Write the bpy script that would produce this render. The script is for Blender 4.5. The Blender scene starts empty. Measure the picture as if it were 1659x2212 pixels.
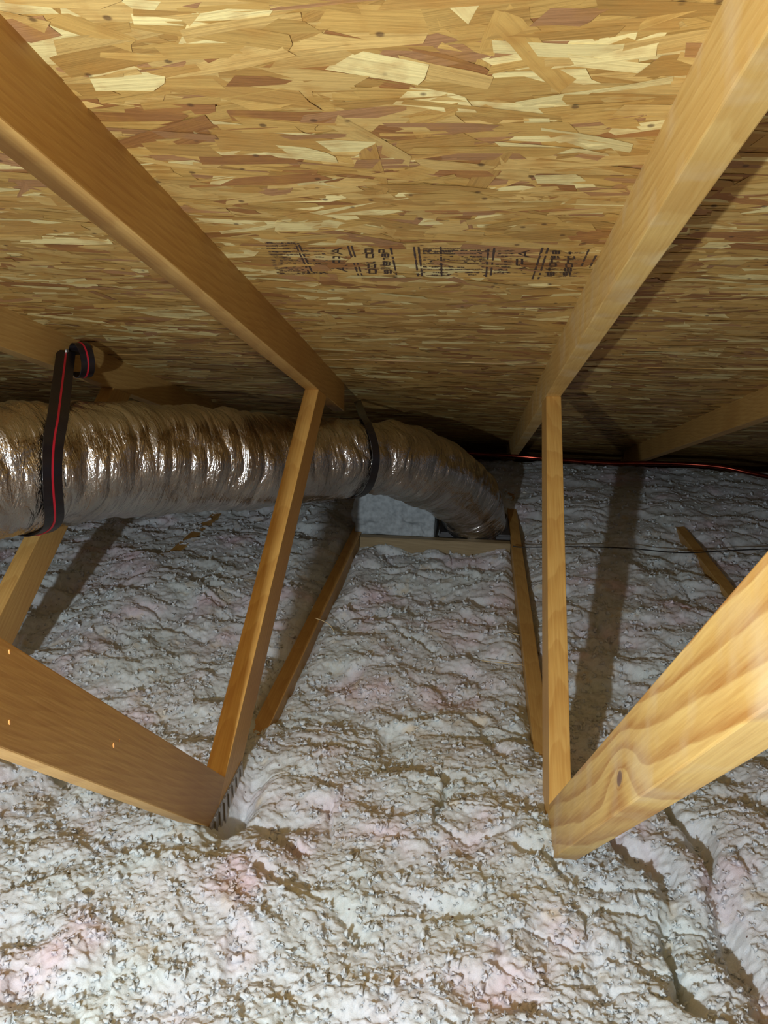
import bpy, bmesh, math, random
import numpy as np
from mathutils import Vector, Matrix
random.seed(7); RNG = np.random.default_rng(11)
scene = bpy.context.scene
COL = scene.collection

# ---------------------------------------------------------------- camera, world, lamp, exposure
ZC = 1.034                      # camera height above the ceiling drywall
cam_d = bpy.data.cameras.new('camera'); cam = bpy.data.objects.new('camera', cam_d); COL.objects.link(cam)
FPX, PITCH, YAW, ROLL = 1792.43, .277, .10936, .01391
def cam_basis():
    cy, sy, cp, sp = math.cos(YAW), math.sin(YAW), math.cos(PITCH), math.sin(PITCH)
    f = np.array([-sy*cp, cy*cp, -sp]); r = np.array([cy, sy, 0.]); u = np.cross(r, f)
    cr, sr = math.cos(ROLL), math.sin(ROLL)
    return cr*r+sr*u, -sr*r+cr*u, f
R_, U_, F_ = cam_basis()
cam.matrix_world = Matrix(((R_[0], U_[0], -F_[0], 0), (R_[1], U_[1], -F_[1], 0), (R_[2], U_[2], -F_[2], ZC), (0, 0, 0, 1)))
cam_d.sensor_fit = 'HORIZONTAL'; cam_d.sensor_width = 36; cam_d.lens = FPX/1659*36; cam_d.clip_start = .02
scene.camera = cam
def ray(px, py): return F_ + (px-829.5)/FPX*R_ - (py-1106)/FPX*U_
def at_y(px, py, y): d = ray(px, py); return d*(y/d[1])      # camera-relative point where the line of sight reaches depth y
def at_x(px, py, x): d = ray(px, py); return d*(x/d[0])

world = bpy.data.worlds.new('attic_air'); scene.world = world; world.use_nodes = True
world.node_tree.nodes['Background'].inputs[0].default_value = (.95, .93, 1, 1)
world.node_tree.nodes['Background'].inputs[1].default_value = .085
def lamp(name, loc, power, size, color):
    d = bpy.data.lights.new(name, 'POINT'); d.energy = power; d.shadow_soft_size = size; d.color = color
    o = bpy.data.objects.new(name, d); COL.objects.link(o); o.location = (loc[0], loc[1], loc[2]+ZC); return o
lamp('work_light', (-.402, -.40, -.13), 84, .015, (.86, .945, 1))
scene.view_settings.view_transform = 'Standard'; scene.view_settings.look = 'None'
scene.view_settings.exposure = 0.36; scene.view_settings.gamma = 1; scene.view_settings.use_curve_mapping = False

# ---------------------------------------------------------------- helpers
def tag(o, label=None, cat=None, group=None, kind=None):
    if label: o['label'] = label
    if cat: o['category'] = cat
    if group: o['group'] = group
    if kind: o['kind'] = kind
    return o
def empty(name, loc):
    o = bpy.data.objects.new(name, None); COL.objects.link(o); o.location = loc; o.empty_display_size = .05; return o
def link(name, me, mat, parent=None, mw=None):
    o = bpy.data.objects.new(name, me); COL.objects.link(o)
    if mat: me.materials.append(mat)
    if mw is not None: o.matrix_world = mw
    if parent:
        o.parent = parent; o.matrix_parent_inverse = Matrix.Translation(parent.location).inverted()
    return o
def smooth(me): me.polygons.foreach_set('use_smooth', [True]*len(me.polygons)); return me
def np_mesh(name, V, Fq):
    """V (n,3), Fq (m,k) -> mesh"""
    me = bpy.data.meshes.new(name); k = Fq.shape[1]
    me.vertices.add(len(V)); me.vertices.foreach_set('co', V.astype(np.float32).ravel())
    me.loops.add(Fq.size); me.loops.foreach_set('vertex_index', Fq.astype(np.int32).ravel())
    me.polygons.add(len(Fq)); me.polygons.foreach_set('loop_start', np.arange(0, Fq.size, k, dtype=np.int32))
    me.polygons.foreach_set('loop_total', np.full(len(Fq), k, dtype=np.int32))
    me.update(calc_edges=True); return me
def hash3(i, j, k, s):
    h = (i*374761393 + j*668265263 + k*2147483647 + s*1274126177) & 0xffffffff
    h = ((h ^ (h >> 13))*1274126177) & 0xffffffff
    return ((h ^ (h >> 16)) & 0xffffff)/float(0xffffff)
def noise(x, y, z=0., seed=0):
    x, y, z = np.broadcast_arrays(np.asarray(x, float), np.asarray(y, float), np.asarray(z, float))
    xi, yi, zi = np.floor(x).astype(np.int64), np.floor(y).astype(np.int64), np.floor(z).astype(np.int64)
    fx, fy, fz = x-xi, y-yi, z-zi
    fx = fx*fx*fx*(fx*(fx*6-15)+10); fy = fy*fy*fy*(fy*(fy*6-15)+10); fz = fz*fz*(3-2*fz)
    out = 0
    for a in (0, 1):
        for b in (0, 1):
            for c in (0, 1):
                w = (fx if a else 1-fx)*(fy if b else 1-fy)*(fz if c else 1-fz)
                out = out + w*hash3(xi+a, yi+b, zi+c, seed)
    return out*2-1                                            # -1..1

# ---------------------------------------------------------------- materials
def mat_new(name):
    m = bpy.data.materials.new(name); m.use_nodes = True; nt = m.node_tree
    return m, nt, nt.nodes['Principled BSDF']
def N(nt, t, **kw):
    n = nt.nodes.new(t)
    for k, v in kw.items():
        if k.startswith('i_'): n.inputs[k[2:].replace('_', ' ')].default_value = v
        else: setattr(n, k, v)
    return n
def ramp(nt, fac, stops):
    r = nt.nodes.new('ShaderNodeValToRGB'); e = r.color_ramp.elements
    while len(e) > 1: e.remove(e[0])
    e[0].position = stops[0][0]; e[0].color = (*stops[0][1], 1)
    for p, c in stops[1:]:
        n = e.new(p); n.color = (*c, 1)
    nt.links.new(fac, r.inputs[0]); return r.outputs[0]
def lin(r, g, b): return tuple(((c/255)/12.92 if c <= 10 else ((c/255+.055)/1.055)**2.4) for c in (r, g, b))
def math_n(nt, op, a, b=None, c=None):
    n = nt.nodes.new('ShaderNodeMath'); n.operation = op
    for i, v in enumerate((a, b, c)):
        if v is None: continue
        if hasattr(v, 'links'): nt.links.new(v, n.inputs[i])
        else: n.inputs[i].default_value = v
    return n.outputs[0]
def mixc(nt, fac, a, b, mode='MIX'):
    n = nt.nodes.new('ShaderNodeMix'); n.data_type = 'RGBA'; n.blend_type = mode
    for v, s in ((fac, 0), (a, 6), (b, 7)):
        if hasattr(v, 'links'): nt.links.new(v, n.inputs[s])
        elif isinstance(v, tuple): n.inputs[s].default_value = (*v, 1)
        else: n.inputs[s].default_value = v
    return n.outputs[2]

def lumber(name, light, mid, dark, off=(0, .05, -.10), slope=.10, ring=95, contrast=.6, knot=None, rough=.5, weather=0.):
    """growth-ring grain running along local X; the pith axis lies off the board so faces show cathedral arches"""
    m, nt, b = mat_new(name); L = nt.links
    tc = N(nt, 'ShaderNodeTexCoord'); sep = N(nt, 'ShaderNodeSeparateXYZ'); L.new(tc.outputs['Object'], sep.inputs[0])
    X, Y, Z = sep.outputs
    mp = N(nt, 'ShaderNodeMapping'); mp.inputs['Scale'].default_value = (1.6, 7, 7); L.new(tc.outputs['Object'], mp.inputs[0])
    nz = N(nt, 'ShaderNodeTexNoise', i_Scale=1.6, i_Detail=3., i_Roughness=.5); L.new(mp.outputs[0], nz.inputs['Vector'])
    nf = math_n(nt, 'SUBTRACT', nz.outputs[0], .5)
    yy = math_n(nt, 'ADD', math_n(nt, 'SUBTRACT', Y, off[1]), math_n(nt, 'MULTIPLY', X, .03))
    zz = math_n(nt, 'ADD', math_n(nt, 'SUBTRACT', Z, off[2]), math_n(nt, 'MULTIPLY', X, slope))
    r2 = math_n(nt, 'ADD', math_n(nt, 'MULTIPLY', yy, yy), math_n(nt, 'MULTIPLY', zz, zz))
    r = math_n(nt, 'ADD', math_n(nt, 'SQRT', r2), math_n(nt, 'MULTIPLY', nf, .045))
    if knot:
        kx, kz, kr = knot
        dx = math_n(nt, 'MULTIPLY', math_n(nt, 'SUBTRACT', X, kx), .62); dz = math_n(nt, 'SUBTRACT', Z, kz)
        kd = math_n(nt, 'SQRT', math_n(nt, 'ADD', math_n(nt, 'MULTIPLY', dx, dx), math_n(nt, 'MULTIPLY', dz, dz)))
        g = math_n(nt, 'POWER', 2.718, math_n(nt, 'MULTIPLY', math_n(nt, 'MULTIPLY', kd, kd), -1/(2*(kr*2.6)**2)))
        r = math_n(nt, 'ADD', r, math_n(nt, 'MULTIPLY', g, .032))
    s = math_n(nt, 'FRACT', math_n(nt, 'MULTIPLY', r, ring))
    col = ramp(nt, s, [(0, light), (.45, mid), (.80, dark), (.93, dark), (1, light)])
    col = mixc(nt, 1-contrast, col, mid)
    mp2 = N(nt, 'ShaderNodeMapping'); mp2.inputs['Scale'].default_value = (9, 260, 260); L.new(tc.outputs['Object'], mp2.inputs[0])
    fi = N(nt, 'ShaderNodeTexNoise', i_Scale=1., i_Detail=4.); L.new(mp2.outputs[0], fi.inputs['Vector'])
    col = mixc(nt, .35, col, ramp(nt, fi.outputs[0], [(.3, dark), (.65, light)]))
    bl = N(nt, 'ShaderNodeTexNoise', i_Scale=5., i_Detail=3.); L.new(tc.outputs['Object'], bl.inputs['Vector'])
    col = mixc(nt, ramp(nt, bl.outputs[0], [(.42, (0, 0, 0)), (.75, (.45, .45, .45))]), col, dark)
    if weather:
        wn = N(nt, 'ShaderNodeTexNoise', i_Scale=11., i_Detail=5.); L.new(tc.outputs['Object'], wn.inputs['Vector'])
        col = mixc(nt, ramp(nt, wn.outputs[0], [(.5, (0, 0, 0)), (.72, (weather,)*3)]), col, lin(226, 216, 190))
    if knot:
        kn = ramp(nt, math_n(nt, 'DIVIDE', kd, kr), [(0, (1, 1, 1)), (.55, (.85, .85, .85)), (.75, (0, 0, 0))])
        col = mixc(nt, kn, col, lin(112, 82, 72))
        rg = ramp(nt, math_n(nt, 'DIVIDE', kd, kr), [(.70, (0, 0, 0)), (.95, (.55, .55, .55)), (1.4, (0, 0, 0))])
        col = mixc(nt, rg, col, lin(170, 112, 50))
    L.new(col, b.inputs['Base Color']); b.inputs['Roughness'].default_value = rough
    bp = N(nt, 'ShaderNodeBump', i_Strength=.25, i_Distance=.001); L.new(fi.outputs[0], bp.inputs['Height']); L.new(bp.outputs[0], b.inputs['Normal'])
    return m
KNOT = (1.181, .059, .0125)
M = {}
M['wood'] = lumber('spruce_lumber', lin(208, 170, 102), lin(194, 152, 84), lin(164, 118, 58), ring=80, contrast=.35)
M['wood2'] = lumber('spruce_lumber_pale', lin(228, 196, 126), lin(216, 178, 102), lin(190, 144, 74), ring=70, contrast=.4, weather=.35)
M['wood_web'] = lumber('spruce_web', lin(224, 184, 108), lin(212, 166, 88), lin(176, 122, 56), ring=90, contrast=.4)
M['wood_grain'] = lumber('pine_flat_sawn', lin(226, 192, 118), lin(216, 178, 100), lin(172, 118, 54), off=(0, .020, -.035), slope=.085, ring=36, contrast=.85, knot=KNOT, weather=.3)
M['block'] = lumber('blocking_lumber', lin(158, 140, 104), lin(142, 124, 90), lin(116, 96, 64), contrast=.3)

def osb():
    m, nt, b = mat_new('oriented_strand_board'); L = nt.links
    at = N(nt, 'ShaderNodeAttribute', attribute_name='strand')
    tc = N(nt, 'ShaderNodeTexCoord')
    uv = N(nt, 'ShaderNodeUVMap', uv_map='grain')
    mp = N(nt, 'ShaderNodeMapping'); mp.inputs['Scale'].default_value = (9, 190, 1); L.new(uv.outputs[0], mp.inputs[0])
    fi = N(nt, 'ShaderNodeTexNoise', i_Scale=1., i_Detail=5., i_Roughness=.6); L.new(mp.outputs[0], fi.inputs['Vector'])
    col = mixc(nt, .55, at.outputs['Color'], ramp(nt, fi.outputs[0], [(.25, (.42, .36, .30)), (.5, (1, 1, 1)), (.8, (1.0, 1.0, .95))]), 'MULTIPLY')
    bl = N(nt, 'ShaderNodeTexNoise', i_Scale=26., i_Detail=4.); L.new(tc.outputs['Object'], bl.inputs['Vector'])
    col = mixc(nt, ramp(nt, bl.outputs[0], [(.48, (0, 0, 0)), (.72, (.6, .6, .6))]), col, lin(176, 128, 62))
    vo = N(nt, 'ShaderNodeTexVoronoi', i_Scale=34.); L.new(tc.outputs['Object'], vo.inputs['Vector'])
    sp = ramp(nt, vo.outputs['Distance'], [(.09, (1, 1, 1)), (.17, (0, 0, 0))])
    vsel = math_n(nt, 'GREATER_THAN', N_sep(nt, vo.outputs['Color']), .62)
    mask = math_n(nt, 'MULTIPLY', sp, math_n(nt, 'MULTIPLY', vsel, .75))
    col = mixc(nt, mask, col, lin(84, 58, 40))
    L.new(col, b.inputs['Base Color']); b.inputs['Roughness'].default_value = .40
    b.inputs['Specular IOR Level'].default_value = .55
    bp = N(nt, 'ShaderNodeBump', i_Strength=.5, i_Distance=.0016); L.new(fi.outputs[0], bp.inputs['Height']); L.new(bp.outputs[0], b.inputs['Normal'])
    return m
def N_sep(nt, c):
    s = nt.nodes.new('ShaderNodeSeparateColor'); nt.links.new(c, s.inputs[0]); return s.outputs[0]
M['osb'] = osb()

def insul(name='blown_fiberglass', tint=1.):
    m, nt, b = mat_new(name); L = nt.links
    tc = N(nt, 'ShaderNodeTexCoord')
    n1 = N(nt, 'ShaderNodeTexNoise', i_Scale=5.5, i_Detail=3.); L.new(tc.outputs['Object'], n1.inputs['Vector'])
    n2 = N(nt, 'ShaderNodeTexNoise', i_Scale=17., i_Detail=4.); L.new(tc.outputs['Object'], n2.inputs['Vector'])
    n3 = N(nt, 'ShaderNodeTexNoise', i_Scale=420., i_Detail=5., i_Roughness=.7); L.new(tc.outputs['Object'], n3.inputs['Vector'])
    col = ramp(nt, n1.outputs[0], [(.35, lin(208, 217, 218)), (.55, lin(213, 217, 222)), (.74, lin(222, 203, 211))])
    col = mixc(nt, ramp(nt, n2.outputs[0], [(.60, (0, 0, 0)), (.72, (.5, .5, .5))]), col, lin(206, 186, 146))
    col = mixc(nt, .18, col, ramp(nt, n3.outputs[0], [(.3, (.5, .48, .46)), (.6, (1, 1, 1))]), 'MULTIPLY')
    # scattered dark debris and binder specks
    vo = N(nt, 'ShaderNodeTexVoronoi', i_Scale=60.); L.new(tc.outputs['Object'], vo.inputs['Vector'])
    sp = ramp(nt, vo.outputs['Distance'], [(.07, (1, 1, 1)), (.14, (0, 0, 0))])
    col = mixc(nt, math_n(nt, 'MULTIPLY', sp, math_n(nt, 'GREATER_THAN', N_sep(nt, vo.outputs['Color']), .86)), col, lin(110, 90, 86))
    L.new(col, b.inputs['Base Color']); b.inputs['Roughness'].default_value = .95
    b.inputs['Specular IOR Level'].default_value = .15
    b.inputs['Subsurface Weight'].default_value = .6; b.inputs['Subsurface Radius'].default_value = (1, .9, .85); b.inputs['Subsurface Scale'].default_value = .010
    bp = N(nt, 'ShaderNodeBump', i_Strength=.6, i_Distance=.002); L.new(n3.outputs[0], bp.inputs['Height']); L.new(bp.outputs[0], b.inputs['Normal'])
    return m
M['insul'] = insul()

def plain(name, c, rough=.5, metal=0., spec=.5, noise_s=None, var=.2, bump=.1):
    m, nt, b = mat_new(name); L = nt.links
    tc = N(nt, 'ShaderNodeTexCoord')
    n = N(nt, 'ShaderNodeTexNoise', i_Scale=noise_s or 40., i_Detail=4.); L.new(tc.outputs['Object'], n.inputs['Vector'])
    col = mixc(nt, ramp(nt, n.outputs[0], [(.35, (0, 0, 0)), (.7, (1, 1, 1))]), c, tuple(v*(1-var) for v in c))
    L.new(col, b.inputs['Base Color']); b.inputs['Roughness'].default_value = rough; b.inputs['Metallic'].default_value = metal
    b.inputs['Specular IOR Level'].default_value = spec
    bp = N(nt, 'ShaderNodeBump', i_Strength=bump, i_Distance=.001); L.new(n.outputs[0], bp.inputs['Height']); L.new(bp.outputs[0], b.inputs['Normal'])
    return m
M['batt'] = plain('batt_fibreglass', lin(176, 184, 188), .95, 0., .1, noise_s=60, var=.35, bump=.8)
M['drywall'] = plain('drywall_back', lin(150, 140, 130), .9)
M['galv'] = plain('galvanised_plate', lin(176, 170, 162), .42, .75, noise_s=90, bump=.2)
M['copper'] = plain('copper_pipe', lin(150, 66, 50), .18, 1., noise_s=14, var=.6, bump=.05)
M['strap'] = plain('black_strap', lin(26, 22, 26), .28, 0., .6)
M['stripe'] = plain('red_stripe', lin(190, 30, 48), .35)
M['cable'] = plain('black_cable', lin(22, 20, 20), .4)
M['ink'] = plain('stamp_ink', lin(78, 60, 52), .55, noise_s=220, var=.3)
M['ink_faint'] = plain('faded_ink', lin(128, 98, 66), .5, noise_s=160, var=.3)
M['resin'] = plain('resin', lin(226, 160, 90), .08, 0., .9)
M['boot'] = plain('sheet_metal_boot', lin(92, 92, 94), .5, .6)
M['thread'] = plain('straw_thread', lin(214, 190, 140), .5)
def foil():
    m, nt, b = mat_new('metallised_duct_film'); L = nt.links
    uv = N(nt, 'ShaderNodeUVMap', uv_map='grain')
    def nz(scale, s, d, ro=.55):
        mp = N(nt, 'ShaderNodeMapping'); mp.inputs['Scale'].default_value = scale; L.new(uv.outputs[0], mp.inputs[0])
        n = N(nt, 'ShaderNodeTexNoise', i_Scale=s, i_Detail=d, i_Roughness=ro, i_Distortion=.6); L.new(mp.outputs[0], n.inputs['Vector']); return n.outputs[0]
    a = nz((1, .22, 1), 85., 3.); c = nz((1, .6, 1), 220., 4.)
    h = math_n(nt, 'ADD', math_n(nt, 'MULTIPLY', math_n(nt, 'ABSOLUTE', math_n(nt, 'SUBTRACT', a, .5)), 1.6), math_n(nt, 'MULTIPLY', c, .45))
    bp = N(nt, 'ShaderNodeBump', i_Strength=.6, i_Distance=.006); L.new(h, bp.inputs['Height']); L.new(bp.outputs[0], b.inputs['Normal'])
    b.inputs['Metallic'].default_value = 1.; b.inputs['Roughness'].default_value = .13
    col = ramp(nt, nz((1, .4, 1), 9., 4.), [(.3, (.44, .41, .38)), (.7, (.76, .74, .72))])
    L.new(col, b.inputs['Base Color'])
    return m
M['foil'] = foil()

# ---------------------------------------------------------------- setting: ceiling drywall under the joists, sloping roof deck
XL, SP, T, D = -.4548, .6317, .038, .088
H, AN = .4314, .2830
TA, CA, SA = math.tan(AN), math.cos(AN), math.sin(AN)
def roof_z(y, dd=0.): return H - dd/CA - TA*y
ZT, ZB = -.945, -1.034                       # top and underside of the bottom chords, relative to the camera

me = bpy.data.meshes.new('floor'); bm = bmesh.new()
bmesh.ops.create_cube(bm, size=1, matrix=Matrix.Translation((0, 1.46, -.008)) @ Matrix.Diagonal((7.4, 6.32, .015, 1)))
bm.to_mesh(me); tag(link('floor', me, M['drywall']), kind='structure')

PAL = [(lin(232, 214, 150), .12), (lin(206, 172, 104), .24), (lin(196, 158, 88), .28), (lin(180, 140, 76), .20), (lin(156, 108, 62), .08), (lin(170, 126, 84), .08)]
def sheathing(s0, s1, x0, x1, n, name, drop=0.):
    """OSB: a base slab plus thousands of overlapping thin strands pressed into it. local x along the eave, local y down the slope"""
    V = []; Fc = []; C = []; UV = []
    def face(pts, col, uvs):
        b0 = len(V); V.extend(pts); Fc.append(tuple(range(b0, b0+len(pts)))); C.extend([(*col, 1)]*len(pts)); UV.extend(uvs)
    th = .012; base = lin(190, 146, 80)
    def sl(pt): return pt
    c8 = [(x0, s0), (x1, s0), (x1, s1), (x0, s1)]
    face([(x, s, 0) for x, s in c8], base, [(x, s) for x, s in c8])
    face([(x, s, th) for x, s in reversed(c8)], base, [(x, s) for x, s in reversed(c8)])
    for i in range(4):
        a, b_ = c8[i], c8[(i+1) % 4]
        face([(a[0], a[1], 0), (a[0], a[1], th), (b_[0], b_[1], th), (b_[0], b_[1], 0)], base, [(0, 0), (0, .01), (.1, .01), (.1, 0)])
    cols = [p[0] for p in PAL]; pr = np.array([p[1] for p in PAL]); pr /= pr.sum()
    for i in range(n):
        if i % 16 == 15:   ang = RNG.uniform(-1.57, 1.57); Lh = RNG.uniform(.035, .075); w = RNG.uniform(.008, .018)
        else: ang = RNG.normal(0, .20); Lh = RNG.uniform(.035, .095)*(1 if RNG.random() < .7 else .5); w = RNG.uniform(.006, .025)
        cx = RNG.uniform(x0+.005, x1-.005); cs = RNG.uniform(s0+.004, s1-.004)
        co, si = math.cos(ang), math.sin(ang)
        t1, t2 = RNG.uniform(-.5, .5, 2)*w*1.6
        prof = [(-Lh+t1, -w), (-Lh*.35, -w*RNG.uniform(.8, 1.1)), (Lh*.4, -w*RNG.uniform(.75, 1.1)), (Lh+t2, -w*RNG.uniform(.5, 1)), (Lh*RNG.uniform(.85, 1.1), w*RNG.uniform(-.2, .4)), (Lh-t2, w*RNG.uniform(.6, 1)), (Lh*.3, w*RNG.uniform(.8, 1.15)), (-Lh*.4, w*RNG.uniform(.8, 1.1)), (-Lh-t1, w*RNG.uniform(.6, 1))]
        z0 = -RNG.uniform(.0001, .0020); tx, ty = RNG.normal(0, .006), RNG.normal(0, .035)
        k = RNG.choice(len(cols), p=pr); f = RNG.uniform(.88, 1.1); col = tuple(min(1, c*f) for c in cols[k])
        pts, uvs = [], []; ou, ov = RNG.uniform(0, 50, 2)
        for a, b_ in prof:
            x = min(max(cx+a*co-b_*si, x0), x1); s = min(max(cs+a*si+b_*co, s0), s1)
            pts.append((x, s, min(z0+a*tx+b_*ty, -.00005))); uvs.append((a+ou, b_+ov))
        face(pts, col, uvs)
    me = bpy.data.meshes.new(name); me.from_pydata(V, [], Fc)
    ca = me.color_attributes.new('strand', 'FLOAT_COLOR', 'POINT'); ca.data.foreach_set('color', np.array(C, np.float32).ravel())
    uvl = me.uv_layers.new(name='grain'); li = np.zeros(len(me.loops), np.int32); me.loops.foreach_get('vertex_index', li)
    uvl.data.foreach_set('uv', np.array(UV, np.float32)[li].ravel())
    mw = Matrix.Translation((0, 0, H+ZC-drop)) @ Matrix.Rotation(-AN, 4, 'X')
    return tag(link(name, me, M['osb'], mw=mw), kind='structure')
SEAM = 2.222/CA
deck = sheathing(.25, SEAM-.0015, -2.2, 1.9, 21000, 'ceiling')
sheathing(SEAM+.002, 5.95, -3.2, 2.8, 17000, 'ceiling.001', .0022)
sheathing(-1.9, .247, -2.2, 1.9, 900, 'ceiling.002')

bm = bmesh.new()
bmesh.ops.create_cube(bm, size=1, matrix=Matrix.Translation((0, 5.16, -.235)) @ Matrix.Diagonal((7.4, 1.08, .012, 1)))
bmesh.ops.create_cube(bm, size=1, matrix=Matrix.Translation((0, 5.71, -.26)) @ Matrix.Diagonal((7.4, .02, .14, 1)))
bmesh.ops.create_cube(bm, size=1, matrix=Matrix.Translation((0, 4.60, -.13)) @ Matrix.Diagonal((7.4, .03, .20, 1)))
me = bpy.data.meshes.new('trim_1'); bm.to_mesh(me); bm.free(); tag(link('trim_1', me, M['wood']), kind='structure')

# grade stamp printed on the deck
def stamp():
    V, Fc = [], []
    def quad(x0, s0, x1, s1, w):
        dx, ds = x1-x0, s1-s0; l = math.hypot(dx, ds); nx, ns = -ds/l*w/2, dx/l*w/2
        b0 = len(V); V.extend([(x0-nx, s0-ns, -.0024), (x0+nx, s0+ns, -.0024), (x1+nx, s1+ns, -.0024), (x1-nx, s1-ns, -.0024)]); Fc.append((b0, b0+1, b0+2, b0+3))
    def P(px, py):
        d = ray(px, py); t = H/(d[2]+TA*d[1]); p = d*t; return p[0], p[1]/CA
    def line(a, b, w):
        p, q = P(*a), P(*b); n = 14
        for i in range(n):
            if random.random() < .06: continue
            f0, f1 = i/n, (i+1)/n
            quad(p[0]+(q[0]-p[0])*f0, p[1]+(q[1]-p[1])*f0, p[0]+(q[0]-p[0])*f1, p[1]+(q[1]-p[1])*f1, w*random.uniform(.7, 1.15))
    for a, b in [((638, 524), (668, 588)), ((644, 522), (674, 584)), ((751, 528), (774, 592)), ((759, 528), (782, 592)), ((844, 532), (857, 594)),
                 ((894, 530), (903, 594)), ((904, 530), (912, 594)), ((952, 530), (954, 594)), ((1055, 534), (1050, 596)), ((1068, 532), (1060, 592)),
                 ((1172, 532), (1150, 600)), ((1184, 532), (1163, 600)), ((1272, 536), (1256, 572)), ((1288, 548), (1274, 575))]:
        line(a, b, .0034)
    def block(x0, y0, x1, y1, rows, fill, w=.0052, skew=0.):
        for r in range(rows):
            f = (r+.5)/rows; y = y0+(y1-y0)*f; x = x0+skew*f
            while x < x1+skew*f:
                l = random.uniform(3, 9)
                if random.random() < fill: line((x, y), (min(x+l, x1+skew*f), y+random.uniform(-1, 1)), w)
                x += l+1
    def column(x, y0, y1, wid, glyphs, skew):      # letters stamped sideways, one above the other
        n = len(glyphs)
        for i, g in enumerate(glyphs):
            f0 = i/n; gy = y0+(y1-y0)*f0; gh = (y1-y0)/n*.78; gx = x+skew*(f0+.5/n)
            for (a0, b0, a1, b1) in GL[g]:
                line((gx+(b0)*wid, gy+(1-a0)*gh), (gx+(b1)*wid, gy+(1-a1)*gh), .0026)
    GL = {'a': [(0, .3, 1, .3), (1, .3, 1, 1), (1, 1, 0, 1), (0, .6, 1, .6), (0, .6, 0, 1)], 'A': [(0, 1, .5, 0), (.5, 0, 1, 1), (.25, .6, .75, .6)], 'P': [(0, 0, 0, 1), (0, 0, 1, 0), (1, 0, 1, .5), (0, .5, 1, .5)],
          'o': [(0, .3, 1, .3), (1, .3, 1, 1), (1, 1, 0, 1), (0, 1, 0, .3)], 'l': [(.5, 0, .5, 1)], 't': [(.5, 0, .5, 1), (.1, .35, .9, .35)],
          'n': [(0, .3, 0, 1), (0, .4, 1, .4), (1, .4, 1, 1)], 'e': [(0, .3, 1, .3), (1, .3, 1, .65), (0, .65, 1, .65), (0, .3, 0, 1), (0, 1, 1, 1)], 's': [(0, .3, 1, .3), (0, .3, 0, .6), (0, .6, 1, .6), (1, .6, 1, 1), (0, 1, 1, 1)]}
    block(575, 518, 636, 590, 11, .62, skew=24); block(650, 535, 700, 590, 8, .35, skew=14)
    for dx in (0, 1.6):
        column(712+dx, 532, 588, 24, 'APA', 16); column(1122+dx, 538, 592, 22, 'APA', -12)
        column(782+dx, 534, 590, 20, 'ooo oo'.replace(' ', ''), 10); column(818+dx, 536, 590, 18, 'Panels', 8)
        column(1190+dx, 538, 594, 18, 'esnote', -14); column(1225+dx, 540, 594, 18, 'tonoes', -14)
    block(914, 536, 1050, 546, 3, .85); block(914, 548, 1050, 594, 8, .30); block(1078, 536, 1110, 588, 9, .45, skew=-10)
    ink = (list(V), list(Fc)); V.clear(); Fc.clear()
    block(572, 520, 640, 592, 12, .95, .0062, 26); block(650, 530, 700, 592, 9, .8, .006, 14); block(704, 532, 745, 590, 7, .75, .006, 14); block(780, 534, 804, 590, 8, .85, .006, 10)
    block(816, 536, 836, 590, 7, .6, .006, 8); block(914, 532, 1050, 548, 3, .95, .006); block(914, 550, 1050, 596, 7, .7, .006); block(1076, 536, 1112, 590, 9, .7, .006, -10)
    block(1120, 540, 1146, 590, 6, .7, .006, -10); block(1188, 536, 1214, 598, 8, .8, .006, -14); block(1222, 540, 1262, 598, 8, .7, .006, -16)
    me = bpy.data.meshes.new('ink_smudge'); me.from_pydata([(a, b_, -.0021) for a, b_, _ in V], [], Fc)
    o = bpy.data.objects.new('ink_smudge', me); COL.objects.link(o); me.materials.append(M['ink_faint']); o.parent = deck
    V, Fc = ink
    me = bpy.data.meshes.new('grade_stamp'); me.from_pydata(V, [], Fc)
    o = bpy.data.objects.new('grade_stamp', me); COL.objects.link(o); me.materials.append(M['ink']); o.parent = deck
    o['label'] = 'smudged dark ink grade stamp'
stamp()

# ---------------------------------------------------------------- trusses
def prism(name, outline, x0, mat, parent, lean=0., zref=-.31, ang=None, th=T, bev=.0018, origin=None):
    """outline: (y,z) polygon in the truss plane, camera relative; extruded th in x; local X runs along the board"""
    pts = [Vector((0, y, z)) for y, z in outline]
    a, b = origin or (outline[0], outline[1])
    d = Vector((0, b[0]-a[0], b[1]-a[1])).normalized()
    ex = Vector((1, 0, 0)); ez = ex.cross(d) if False else d.cross(ex)
    R = Matrix((d, ex, ez)).transposed().to_4x4()
    O = Vector((x0+lean*(a[1]-zref), a[0], a[1]+ZC)); mw = Matrix.Translation(O) @ R; inv = mw.inverted()
    bm = bmesh.new(); n = len(outline)
    A = [bm.verts.new(inv @ Vector((x0+lean*(z-zref), y, z+ZC))) for y, z in outline]
    B = [bm.verts.new(inv @ Vector((x0+th+lean*(z-zref), y, z+ZC))) for y, z in outline]
    bm.faces.new(A); bm.faces.new(list(reversed(B)))
    for i in range(n): bm.faces.new((A[i], B[i], B[(i+1) % n], A[(i+1) % n]))
    bmesh.ops.recalc_face_normals(bm, faces=bm.faces)
    if bev: bmesh.ops.bevel(bm, geom=list(bm.edges), offset=bev, segments=2, affect='EDGES', profile=.6)
    me = bpy.data.meshes.new(name); bm.to_mesh(me); bm.free()
    return link(name, me, mat, parent, mw)
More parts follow.
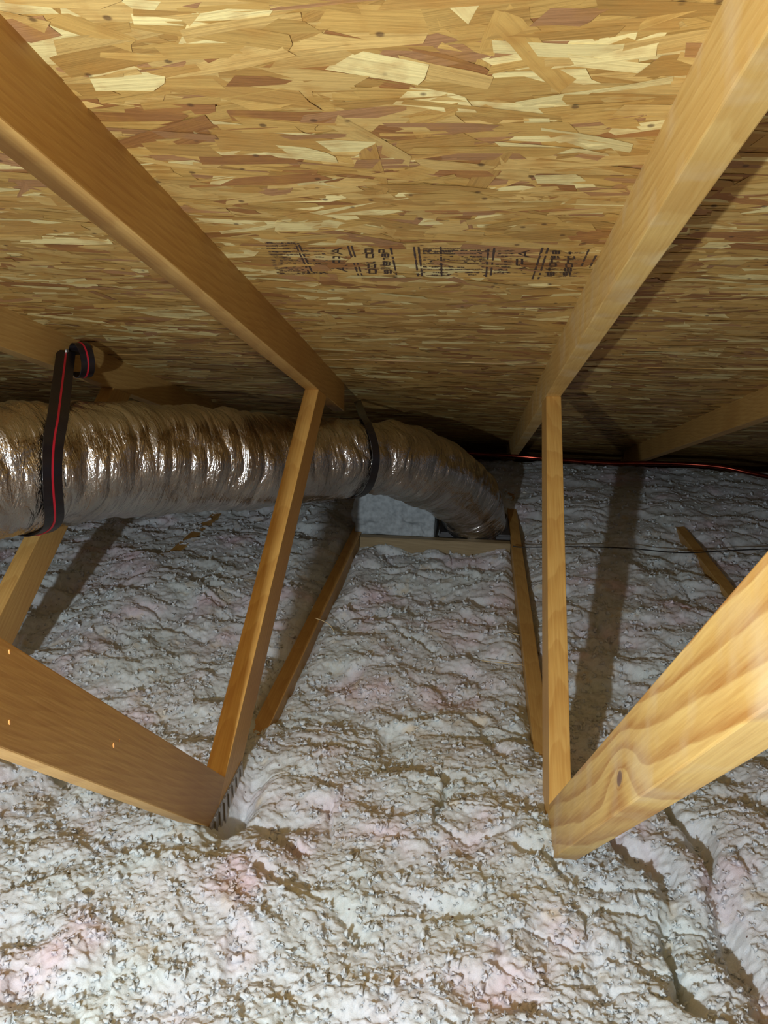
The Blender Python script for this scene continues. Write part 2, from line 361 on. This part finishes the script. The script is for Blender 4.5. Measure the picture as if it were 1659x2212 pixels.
def plate(name, poly, x, parent, lean=0., zref=-.31):
    """toothed connector plate: thin metal with rows of punched ribs"""
    bm = bmesh.new()
    (y0, z0), (y1, z1) = poly; n = 10
    for i in range(n):
        for j in range(1):
            a = y0+(y1-y0)*(i+.12)/n; b = y0+(y1-y0)*(i+.88)/n
            bmesh.ops.create_cube(bm, size=1, matrix=Matrix.Translation((x+.0022, (a+b)/2, (z0+z1)/2+ZC)) @ Matrix.Rotation(0, 4, 'X') @ Matrix.Diagonal((.003, (b-a)*.55, abs(z1-z0)*.98, 1)))
    bmesh.ops.create_cube(bm, size=1, matrix=Matrix.Translation((x+.0006, (y0+y1)/2, (z0+z1)/2+ZC)) @ Matrix.Diagonal((.0012, abs(y1-y0), abs(z1-z0), 1)))
    bmesh.ops.bevel(bm, geom=list(bm.edges), offset=.0005, segments=1, affect='EDGES')
    me = bpy.data.meshes.new(name); bm.to_mesh(me); bm.free()
    o = link(name, me, M['galv'], parent); return o

def truss(x, label, yend=4.55, wdz=0., lean=0., bot_shift=(0, 0), diag=(-.292, .617, -.895, .119), web=True, dg=True, mats=('wood', 'wood', 'wood', 'wood'), dtop=-.1, web_top=None, zup=0.):
    t = empty('roof_truss', (x+T/2, 1.5, ZC+ZB)); tag(t, label, 'roof truss', 'wooden roof trusses')
    y0 = -1.6
    prism('top_chord', [(y0, roof_z(y0)), (yend, roof_z(yend)), (yend, roof_z(yend, D)), (y0, roof_z(y0, D))], x, M[mats[0]], t)
    xb = x+lean*(ZT+.31)
    prism('bottom_chord', [(-1.6, ZT), (4.62, ZT), (4.62, ZB+.001), (-1.6, ZB+.001)], xb, M[mats[3]], t)
    if web:
        f = lambda y: -.505+wdz+.625*(y-1.83); g = lambda y: f(y)-.105
        ya = (roof_z(0, D)+.505-wdz+.625*1.83)/(.625+TA); yb2 = (roof_z(0, D)+.61-wdz+.625*1.83)/(.625+TA); yc = 1.83+(-.93+.61-wdz)/.625
        prism('web_member', [(yc-.168, -.93), (ya, f(ya)), (yb2, g(yb2)), (yc, -.930)], x, M[mats[1]], t, lean)
    if dg:
        z0, yy, k, gap = diag
        f = lambda y: z0+k*(y-yy); yt = (roof_z(0, D)-z0+k*yy)/(k+TA); yl = (roof_z(0, D)-z0+k*yy+gap)/(k+TA)
        ye = yy+(-.93-z0)/k; yl2 = yy+(-.93-z0+gap)/k
        prism('web_member', [(yt, f(yt)), (ye, -.93), (yl2, -.93), (yl, f(yl)-gap)], x, M[mats[2]], t, lean)
    return t
tL = truss(XL, 'roof truss left of centre whose slanted web crosses in front of the silver duct', yend=2.60, mats=('wood', 'wood_web', 'wood', 'wood'))
plate('connector_plate', [(1.10, -.985), (1.36, -.895)], XL+T, tL)
def drops(t, x, spots):
    for px, py, r in spots:
        p = at_x(px, py, x); bm = bmesh.new(); bmesh.ops.create_uvsphere(bm, u_segments=10, v_segments=8, radius=r)
        for v in bm.verts: v.co.x *= .5; v.co.z *= 1.7
        me = bpy.data.meshes.new('resin_drop'); bm.to_mesh(me); bm.free(); smooth(me)
        link('resin_drop', me, M['resin'], t, Matrix.Translation((p[0]+r*.2, p[1], p[2]+ZC)))
drops(tL, XL+T, [(245, 1610, .0022), (258, 1600, .0015), (20, 1560, .0016), (20, 1408, .0015)])
tR = truss(XL+SP, 'roof truss right of centre with a grainy pale web rising to the lower right', lean=.042, diag=(-.158, .51, -.95, .127), mats=('wood2', 'wood_web', 'wood_grain', 'wood'))
XLL = XL-SP+.03
tLL = truss(XLL, 'roof truss at the far left with the black strap nailed to it', dg=True, wdz=-.07)
tRR = truss(XL+2*SP, 'roof truss at the far right, half hidden in shadow beyond the grainy web')

# ---------------------------------------------------------------- blocking between the joists
yb = 2.95; xa, xb_ = XL+T+.002, XL+SP+.042*(ZT+.31)-.002
bm = bmesh.new(); bmesh.ops.create_cube(bm, size=1, matrix=Matrix.Diagonal((xb_-xa, .038, .088, 1)))
bmesh.ops.bevel(bm, geom=list(bm.edges), offset=.002, segments=2, affect='EDGES')
me = bpy.data.meshes.new('wood_blocking'); bm.to_mesh(me); bm.free()
tag(link('wood_blocking', me, M['block'], mw=Matrix.Translation(((xa+xb_)/2, yb+.019, ZT-.044+ZC))), 'short flat board spanning between two joists in front of the duct elbow', 'wood block')

# ---------------------------------------------------------------- blown insulation
def sst(a, b, v): t_ = np.clip((v-a)/(b-a), 0, 1); return t_*t_*(3-2*t_)
def g2(x, y, cx, cy, sx, sy): return np.exp(-((x-cx)/sx)**2-((y-cy)/sy)**2)
def ins_base(x, y):
    z = np.full_like(x, -.962)
    z += .075*(1-sst(1.15, 1.75, y))                                       # deeper towards the viewer
    z += .022*(1-sst(.9, 1.4, y))*(1-sst(-.5, .1, x))
    z -= .030*g2(x, y, -.1, 2.7, .35, .5)                                   # hollow before the blocking
    z += .03*sst(3.05, 3.6, y)-.09*sst(4.32, 4.5, y)-.02*sst(.9, 1.4, x)*sst(3., 3.8, y)
    z += .02*g2(x, y, -1.0, 2.4, .35, .9)+.015*g2(x, y, .6, 2.2, .3, 1.)
    z -= .085*g2(x, y, -.392, 1.24, .030, .10)                              # pocket at the metal plate
    z -= .03*g2(x, y, -.30, 1.19, .04, .03)
    z += .02*g2(x, y, -1.0, 2.2, .12, .7)
    # swept clear above the joist tops
    for xc in (XL+T/2, XL+SP+T/2+.042*(ZT+.31)):
        z -= .030*np.exp(-((x-xc)/.030)**2)*sst(1.45, 1.7, y)*(1-sst(3.2, 3.5, y))
    z -= .022*np.exp(-((x-(XL+2*SP+T/2))/.03)**2)*g2(x*0, y, 0, 2.75, 1, .25)
    return z
GROOVES = [(((1330, 1840), (1425, 1960), (1505, 2230)), .016, .040), (((1440, 1740), (1540, 1940), (1650, 2210)), .020, .042), (((0, 1640), (170, 1700), (330, 1768)), .020, .040),
           (((850, 1325), (940, 1368)), .014, .022), (((1030, 1545), (1070, 1630)), .014, .026), (((960, 1690), (950, 1790)), .012, .024), (((575, 1800), (640, 1875)), .020, .030),
           (((560, 1940), (700, 2010), (800, 2090)), .012, .018), (((660, 1880), (620, 1830)), .012, .02), (((1440, 1215), (1560, 1330)), .018, .02), (((1290, 1320), (1350, 1400), (1500, 1440)), .012, .020),
           (((320, 1310), (420, 1360)), .014, .016), (((1100, 1870), (1190, 1930)), .010, .018), (((930, 1870), (960, 1960)), .010, .016), (((480, 2100), (520, 2200)), .010, .016)]
def ground(px, py):
    d = ray(px, py); p = d*(-.93/d[2]); return p[0], p[1]
def groove(x, y):
    out = np.zeros_like(x)
    for pts, w, dep in GROOVES:
        g = np.zeros_like(x); pp = [ground(*q) for q in pts]
        ww = w*(1+.6*noise(x*18, y*18, 5, 50)); k = .5+.5*np.clip(noise(x*13, y*13, 8, 51)+.5, 0, 1)
        ox, oy = .02*noise(x*12, y*12, 1, 52), .02*noise(x*12, y*12, 2, 53)
        for (ax, ay), (bx, by) in zip(pp[:-1], pp[1:]):
            dx, dy = bx-ax, by-ay; t = np.clip(((x+ox-ax)*dx+(y+oy-ay)*dy)/(dx*dx+dy*dy), 0, 1)
            d2 = (x+ox-ax-t*dx)**2+(y+oy-ay-t*dy)**2; g = np.maximum(g, np.exp(-d2/ww**2))
        out = out-dep*k*g
    return out
def ins_height(x, y):
    z = ins_base(x, y)
    wx = x+.035*noise(x*9, y*9, 0, 5); wy = y+.035*noise(x*9, y*9, 3, 6)
    cl = np.ones_like(x)
    for xc in (XL+T/2, XL+SP+T/2+.042*(ZT+.31)):
        cl *= 1-.75*np.exp(-((x-xc)/.035)**2)*sst(1.45, 1.7, y)*(1-sst(3.2, 3.5, y))
    far = 1-.35*sst(3., 4., y)
    a = noise(wx*6, wy*6, 0, 1)*.014
    b = noise(wx*14, wy*14, 1, 2)*.013
    c = noise(wx*33, wy*33, 2, 3)*.0052
    d = noise(wx*90, wy*90, 3, 4)*.0022
    e = noise(x*190, y*190, 4, 8)*.0022+noise(x*340, y*340, 5, 9)*.0012
    crk = -np.clip(.12-np.abs(noise(wx*8+4, wy*13, 7, 12)), 0, .12)*.11*np.clip(noise(x*4, y*4, 2, 14)+.35, 0, 1)
    mx, my = ground(180, 1900)
    return z+cl*far*(a+b+c+d+e+crk)+groove(x, y)+.006*g2(x, y, mx, my, .25, .10)
rows, cols_ = 980, 1000
yy = .42*np.exp(np.linspace(0, math.log(4.72/.42), rows))
u = np.linspace(-1, 1, cols_)
Y = np.repeat(yy[:, None], cols_, 1); X = u[None, :]*(.72+.52*Y)
X = X-.05*Y
jit = .25*(yy[1]/yy[0]-1)
Xj = X+Y*jit*RNG.uniform(-1, 1, X.shape)*.8; Yj = Y*(1+jit*RNG.uniform(-1, 1, X.shape))
Z = ins_height(Xj, Yj); Z = np.minimum(Z, H-TA*Yj-.004)
# sideways puffing gives overhanging clumps
Xj = Xj+.0025*noise(X*110, Y*110, Z*110, 21); Yj = Yj+.0025*noise(X*110, Y*110, Z*110, 22)
V = np.stack([Xj, Yj, Z+ZC], -1).reshape(-1, 3)
idx = np.arange(rows*cols_).reshape(rows, cols_)
Fq = np.stack([idx[:-1, :-1], idx[:-1, 1:], idx[1:, 1:], idx[1:, :-1]], -1).reshape(-1, 4)
# tufts: small ragged puffs of fibre sitting on the surface
bm = bmesh.new(); bmesh.ops.create_icosphere(bm, subdivisions=2, radius=1)
iv = np.array([v.co[:] for v in bm.verts]); bm.verts.ensure_lookup_table(); ifc = np.array([[v.index for v in f.verts] for f in bm.faces]); bm.free()
NT = 30000
ty = .45*np.exp(RNG.uniform(0, math.log(4.3/.45), NT)); tx = RNG.uniform(-1, 1, NT)*(.68+.5*ty)-.05*ty
tz = ins_height(tx, ty)
keep = np.ones(NT, bool)
for xc in (XL+T/2, XL+SP+T/2+.042*(ZT+.31)): keep &= ~((abs(tx-xc) < .030) & (ty > 1.55) & (ty < 3.4))
keep &= ~((tx > -.45) & (tx < -.33) & (ty > 1.1) & (ty < 1.40))
keep &= tz < (H-TA*ty-.03)
tx, ty, tz = tx[keep], ty[keep], tz[keep]; NT = len(tx)
tr = (.0012+.0042*RNG.random(NT)**2)*(1+.2*ty)
rad = (.30+1.45*RNG.random((NT, len(iv)))**1.6)
TV = iv[None]*rad[..., None]*tr[:, None, None]*RNG.uniform(.6, 1.3, (NT, 1, 3))
TV += np.stack([tx, ty, tz+ZC], -1)[:, None, :]
TF = ifc[None]+(np.arange(NT)*len(iv))[:, None, None]
me1 = np_mesh('insulation', V, Fq)
me2 = np_mesh('tufts', TV.reshape(-1, 3), TF.reshape(-1, 3))
bm = bmesh.new(); bm.from_mesh(me1); bm.from_mesh(me2); bm.to_mesh(me1); bm.free(); smooth(me1)
tag(link('insulation', me1, M['insul']), 'blown white and pinkish fibreglass insulation heaped over the attic floor', 'insulation', kind='stuff')

# ---------------------------------------------------------------- flexible duct
CP = [(-430, 1080, 1.38, .145), (-260, 1052, 1.50, .145), (-60, 1028, 1.62, .146), (60, 1010, 1.72, .145), (250, 992, 1.92, .143), (400, 990, 2.08, .140),
      (560, 997, 2.25, .134), (700, 993, 2.42, .125), (785, 987, 2.52, .116), (880, 1001, 2.68, .125), (955, 1032, 2.86, .128), (1004, 1072, 3.01, .126), (1024, 1112, 3.09, .122), (1028, 1150, 3.135, .118), (1028, 1172, 3.14, .112)]
C3 = np.array([at_y(a, b, c) for a, b, c, _ in CP]); CR = np.array([q[3] for q in CP])
def catmull(P, n):
    P = np.vstack([2*P[0]-P[1], P, 2*P[-1]-P[-2]]); out = []
    for i in range(1, len(P)-2):
        t = np.linspace(0, 1, n, endpoint=False)[:, None]
        a, b, c, d = P[i-1], P[i], P[i+1], P[i+2]
        out.append(.5*((2*b)+(-a+c)*t+(2*a-5*b+4*c-d)*t**2+(-a+3*b-3*c+d)*t**3))
    out.append(P[-2][None]); return np.vstack(out)
def resample(P, n):
    s = np.r_[0, np.cumsum(np.linalg.norm(np.diff(P[:, :3], axis=0), axis=1))]; q = np.linspace(0, s[-1], n)
    return np.stack([np.interp(q, s, P[:, k]) for k in range(P.shape[1])], 1), q
PR = catmull(np.c_[C3, CR], 24); PR, SS = resample(PR, 1100)
PC, RR = PR[:, :3], PR[:, 3]
TG = np.gradient(PC, axis=0); TG /= np.linalg.norm(TG, axis=1)[:, None]
FR = [np.array([0, 0, 1.])]
FR[0] = FR[0]-TG[0]*(FR[0]@TG[0]); FR[0] /= np.linalg.norm(FR[0])
for i in range(1, len(PC)):
    v = FR[-1]-TG[i]*(FR[-1]@TG[i]); FR.append(v/np.linalg.norm(v))
FR = np.array(FR); GR = np.cross(TG, FR)
def duct_pt(i, th, r): return PC[i]+r*(math.cos(th)*FR[i]+math.sin(th)*GR[i])
nth = 220; TH = np.linspace(0, 2*np.pi, nth, endpoint=False)
S2, T2 = np.meshgrid(SS, TH, indexing='ij')
cx_, cy_ = np.cos(T2), np.sin(T2)
wr = S2+.018*noise(cx_*1.6, cy_*1.6, S2*5, 31)
ringw = np.abs(noise(wr*17, cx_*1.1, cy_*1.1, 32)); fold = np.abs(noise(wr*42, cx_*1.8, cy_*1.8, 33)); fine = np.abs(noise(wr*110, cx_*3, cy_*3, 34))
disp = .010*(ringw-.35)+.0055*(fold-.35)+.0020*(fine-.35)+.006*noise(S2*5, cx_*1.2, cy_*1.2, 35)
# pinched where the straps hold it
def idx_near(px, py):
    d = ray(px, py); d = d/np.linalg.norm(d); r = PC-np.outer(PC@d, d); return int(np.argmin(np.linalg.norm(r, axis=1)))
i1, i2 = idx_near(108, 1006), idx_near(797, 987)
for i in (i1, i2): disp -= .010*np.exp(-((S2-SS[i])/.030)**2)
RAD = RR[:, None]+disp
sag = 1-.03*np.clip(-cx_, 0, 1)
P3 = PC[:, None]+RAD[..., None]*(cx_[..., None]*FR[:, None]+cy_[..., None]*GR[:, None])
Vd = P3.reshape(-1, 3)+np.array([0, 0, ZC]); n0 = len(PC)
ii = np.arange(n0*nth).reshape(n0, nth); jj = np.roll(ii, -1, axis=1)
Fd = np.stack([ii[:-1], jj[:-1], jj[1:], ii[1:]], -1).reshape(-1, 4)
med = np_mesh('flexible_duct', Vd, Fd); smooth(med)
uvl = med.uv_layers.new(name='grain')
i_, j_ = np.meshgrid(np.arange(n0-1), np.arange(nth), indexing='ij')
uv = np.stack([np.stack([SS[i_], j_*2*np.pi*.13/nth], -1), np.stack([SS[i_], (j_+1)*2*np.pi*.13/nth], -1), np.stack([SS[i_+1], (j_+1)*2*np.pi*.13/nth], -1), np.stack([SS[i_+1], j_*2*np.pi*.13/nth], -1)], -2)
uvl.data.foreach_set('uv', uv.astype(np.float32).ravel())
tag(link('flexible_duct', med, M['foil']), 'crinkled silver flexible air duct running under the roof and bending down', 'air duct')

# boot under the duct's end
e = PC[-1]; bm = bmesh.new()
bmesh.ops.create_cube(bm, size=1, matrix=Matrix.Translation((e[0]-.005, e[1]+.02, -.985+ZC)) @ Matrix.Diagonal((.275, .245, .09, 1)))
bmesh.ops.bevel(bm, geom=list(bm.edges), offset=.006, segments=2, affect='EDGES')
bmesh.ops.create_cone(bm, cap_ends=True, segments=48, radius1=.122, radius2=.117, depth=.05, matrix=Matrix.Translation((e[0], e[1]+.012, -.92+ZC)))
me = bpy.data.meshes.new('register_boot'); bm.to_mesh(me); bm.free()
tag(link('register_boot', me, M['boot']), 'dark grey sheet metal boot under the end of the silver duct', 'duct boot')

# straps
def ribbon(name, P, Nn, w, th, mat, parent=None):
    """flat band following P; Nn = outward normals"""
    P = np.array(P); Nn = np.array(Nn); tg = np.gradient(P, axis=0); tg /= np.linalg.norm(tg, axis=1)[:, None]
    W_ = np.cross(tg, Nn); W_ /= np.linalg.norm(W_, axis=1)[:, None]
    ww = w if np.ndim(w) else np.full(len(P), w)
    ring = [P+W_*ww[:, None]/2+Nn*th/2, P-W_*ww[:, None]/2+Nn*th/2, P-W_*ww[:, None]/2-Nn*th/2, P+W_*ww[:, None]/2-Nn*th/2]
    V_ = np.stack(ring, 1).reshape(-1, 3)+np.array([0, 0, ZC]); n_ = len(P)
    F_l = [(i*4+k, i*4+(k+1) % 4, (i+1)*4+(k+1) % 4, (i+1)*4+k) for i in range(n_-1) for k in range(4)]
    me_ = bpy.data.meshes.new(name); me_.from_pydata(V_.tolist(), [], F_l+[(3, 2, 1, 0), tuple((n_-1)*4+k for k in range(4))]); me_.update()
    return me_
def strap_path(i, top, a0, a1, off=.004, n=60):
    """from nail point 'top' down to the duct and round it through angles a0..a1 (in the cross-section frame)"""
    ring = []; nr = []
    for a in np.linspace(a0, a1, n):
        r = RR[i]-.004+off; d = math.cos(a)*FR[i]+math.sin(a)*GR[i]; ring.append(PC[i]+r*d); nr.append(d)
    st = [np.array(top)+(ring[0]-np.array(top))*t for t in np.linspace(0, 1, 12, endpoint=False)]
    return np.array(st+ring), np.array([nr[0]]*12+nr)
def front_angle(i):
    # angle on the section facing the viewer
    best = min(np.linspace(0, 2*np.pi, 360), key=lambda a: (math.cos(a)*FR[i]+math.sin(a)*GR[i])@(PC[i]/np.linalg.norm(PC[i]))); return best
def smooth_rows(A, k=5):
    for _ in range(k): A[1:-1] = .25*A[:-2]+.5*A[1:-1]+.25*A[2:]
    return A
VN = (P3-PC[:, None]); VN = VN/np.linalg.norm(VN, axis=2)[..., None]; VD = P3/np.linalg.norm(P3, axis=2)[..., None]
def on_duct(px, py):
    d = ray(px, py); d = d/np.linalg.norm(d); q = (VD@d)+np.where((VN*d).sum(2) < .05, 0, -1)
    return np.unravel_index(int(np.argmax(q)), q.shape)
def strap_on(nail, pix, wrap, off=.008):
    ij = [on_duct(*q) for q in pix]; P = []; Nn = []; nl = np.array(nail); first = P3[ij[0]]+VN[ij[0]]*off
    for t in np.linspace(0, 1, 8, endpoint=False):
        P.append(nl+(first-nl)*t); v = (1-t)*(-nl/np.linalg.norm(nl))+t*VN[ij[0]]; Nn.append(v/np.linalg.norm(v))
    for q in ij: P.append(P3[q]+VN[q]*off); Nn.append(VN[q])
    i, j = ij[-1]; dj = 1 if P3[i, (j+12) % nth][2] < P3[i, j][2] else -1
    for k in range(1, wrap): q = (i, (j+dj*k*10) % nth); P.append(P3[q]+VN[q]*off); Nn.append(VN[q])
    P = catmull(np.array(P), 8); Nn = catmull(np.array(Nn), 8)
    P = smooth_rows(P, 16); Nn = smooth_rows(Nn, 60); Nn /= np.linalg.norm(Nn, axis=1)[:, None]
    for _ in range(2):
        for k in range(6, len(P)):
            m = int(np.argmin(np.linalg.norm(PC-P[k], axis=1))); v = P[k]-PC[m]; d = np.linalg.norm(v); need = RAD[m].max()*.5+RAD[m].mean()*.5+.004
            if d < need: P[k] = PC[m]+v/d*need
        P = smooth_rows(P, 3)
    return P, Nn
nail = at_x(143, 758, XLL+T+.012)
P1, N1 = strap_on(nail, [(121, 915), (113, 950), (108, 980), (105, 1015), (106, 1055), (111, 1095), (114, 1125)], 4)
me = ribbon('duct_strap', P1, N1, .044, .0025, M['strap'])
s1 = tag(link('duct_strap', me, M['strap']), 'wide black hanging strap with a red stripe around the left end of the duct', 'duct strap')
me = ribbon('stripe', P1+N1*.0018, N1, .0045, .0012, M['stripe']); o = link('stripe', me, M['stripe'], s1); o['label'] = 'red stripe'
# the free end curls into a loop beside the nail
cc = at_x(176, 778, XLL+T+.045); Pq, Nq = [], []
for a in np.linspace(2.9, -2.3, 50):
    ex = np.array([.74, -.67, 0]); d = ex*math.cos(a)+np.array([0, 0, math.sin(a)])
    Pq.append(cc+ex*math.cos(a)*.040+np.array([0, 0, math.sin(a)*.042])); Nq.append(d)
me = ribbon('strap_tail', Pq, Nq, .034, .0022, M['strap']); o = link('strap_tail', me, M['strap'], s1)
me = ribbon('stripe', np.array(Pq)+np.array(Nq)*.0016, Nq, .004, .001, M['stripe']); link('stripe', me, M['stripe'], o)
bm = bmesh.new(); bmesh.ops.create_cone(bm, cap_ends=True, segments=14, radius1=.006, radius2=.005, depth=.004, matrix=Matrix.Rotation(math.pi/2, 4, 'Y'))
me = bpy.data.meshes.new('nail_head'); bm.to_mesh(me); bm.free()
link('nail_head', me, M['galv'], s1, Matrix.Translation((nail[0]+.004, nail[1]-.004, nail[2]+ZC)))
P2, N2 = strap_on(at_x(772, 866, XL+T+.006), [(784, 905), (797, 930), (806, 960), (808, 1000), (801, 1028), (790, 1050)], 7)
me = ribbon('duct_strap', P2, N2, .026, .0025, M['strap'])
s2 = tag(link('duct_strap', me, M['strap']), 'narrow black strap pinching the duct just before its bend', 'duct strap')

# ---------------------------------------------------------------- cut batt behind the blocking
bm = bmesh.new(); bmesh.ops.create_cube(bm, size=1); bmesh.ops.subdivide_edges(bm, edges=bm.edges, cuts=40, use_grid_fill=True)
co = np.array([v.co[:] for v in bm.verts]); q = co*np.array([.30, .22, .27])+np.array([-.285, 3.13, -.89])
nn = noise(q[:, 0]*14, q[:, 1]*14, q[:, 2]*14, 41)*.022+noise(q[:, 0]*60, q[:, 1]*60, q[:, 2]*60, 42)*.004
for v, c, p, k in zip(bm.verts, co, q, nn): v.co = Vector((p[0]+k*(1 if c[0] < .45 else .3), p[1]+k, p[2]+k+ZC))
me = bpy.data.meshes.new('insulation_batt'); bm.to_mesh(me); bm.free(); smooth(me)
tag(link('insulation_batt', me, M['batt']), 'cut block of grey-white batt insulation behind the board, under the duct', 'insulation batt')

# ---------------------------------------------------------------- pipe, cable, fibres
def tube(name, pts, r, mat, label, cat, seg=12, group=None):
    P = catmull(np.array(pts), 14); tg = np.gradient(P, axis=0); tg /= np.linalg.norm(tg, axis=1)[:, None]
    up = np.array([0, 0, 1.]); A = np.cross(tg, up); A /= np.linalg.norm(A, axis=1)[:, None]; B = np.cross(A, tg)
    a = np.linspace(0, 2*np.pi, seg, endpoint=False)
    V_ = (P[:, None]+r*(np.cos(a)[None, :, None]*A[:, None]+np.sin(a)[None, :, None]*B[:, None])).reshape(-1, 3)+np.array([0, 0, ZC])
    n_ = len(P); ii = np.arange(n_*seg).reshape(n_, seg); jj = np.roll(ii, -1, 1)
    me_ = np_mesh(name, V_, np.stack([ii[:-1], jj[:-1], jj[1:], ii[1:]], -1).reshape(-1, 4)); smooth(me_)
    return tag(link(name, me_, mat), label, cat, group)
tube('copper_pipe', [at_y(px, py, y) for px, py, y in [(900, 968, 4.08), (1010, 979, 4.05), (1150, 988, 4.0), (1300, 1000, 3.98), (1440, 1001, 3.95), (1550, 1008, 3.9), (1640, 1026, 3.85), (1800, 1060, 3.8)]], .0105, M['copper'],
     'shiny copper pipe running along the eave where roof meets insulation', 'copper pipe')
tube('electrical_cable', [at_y(px, py, y) for px, py, y in [(1108, 1180, 2.86), (1135, 1182, 2.86), (1240, 1181, 2.86), (1350, 1184, 2.86), (1470, 1194, 2.86), (1560, 1190, 2.9), (1659, 1186, 2.95), (1800, 1184, 3.0)]], .0022, M['cable'],
     'thin black cable lying across the insulation on the right', 'cable', 8)
ths = [([(1075, 1368), (1100, 1367), (1125, 1372), (1150, 1376)], 2.18, 'upper of two pale fibre strands across the right joist'), ([(1040, 1427), (1085, 1432), (1125, 1436), (1160, 1445)], 1.99, 'lower of two pale fibre strands across the right joist'),
       ([(680, 1335), (697, 1341), (712, 1350), (722, 1364)], 2.12, 'curled pale fibre strand at the left joist edge')]
for pts, y, lab in ths:
    tube('fibre_strand', [at_y(a, b, y+.0*k) for k, (a, b) in enumerate(pts)], .0010, M['thread'], lab, 'fibre strand', 6, 'fibre strands on the joists')
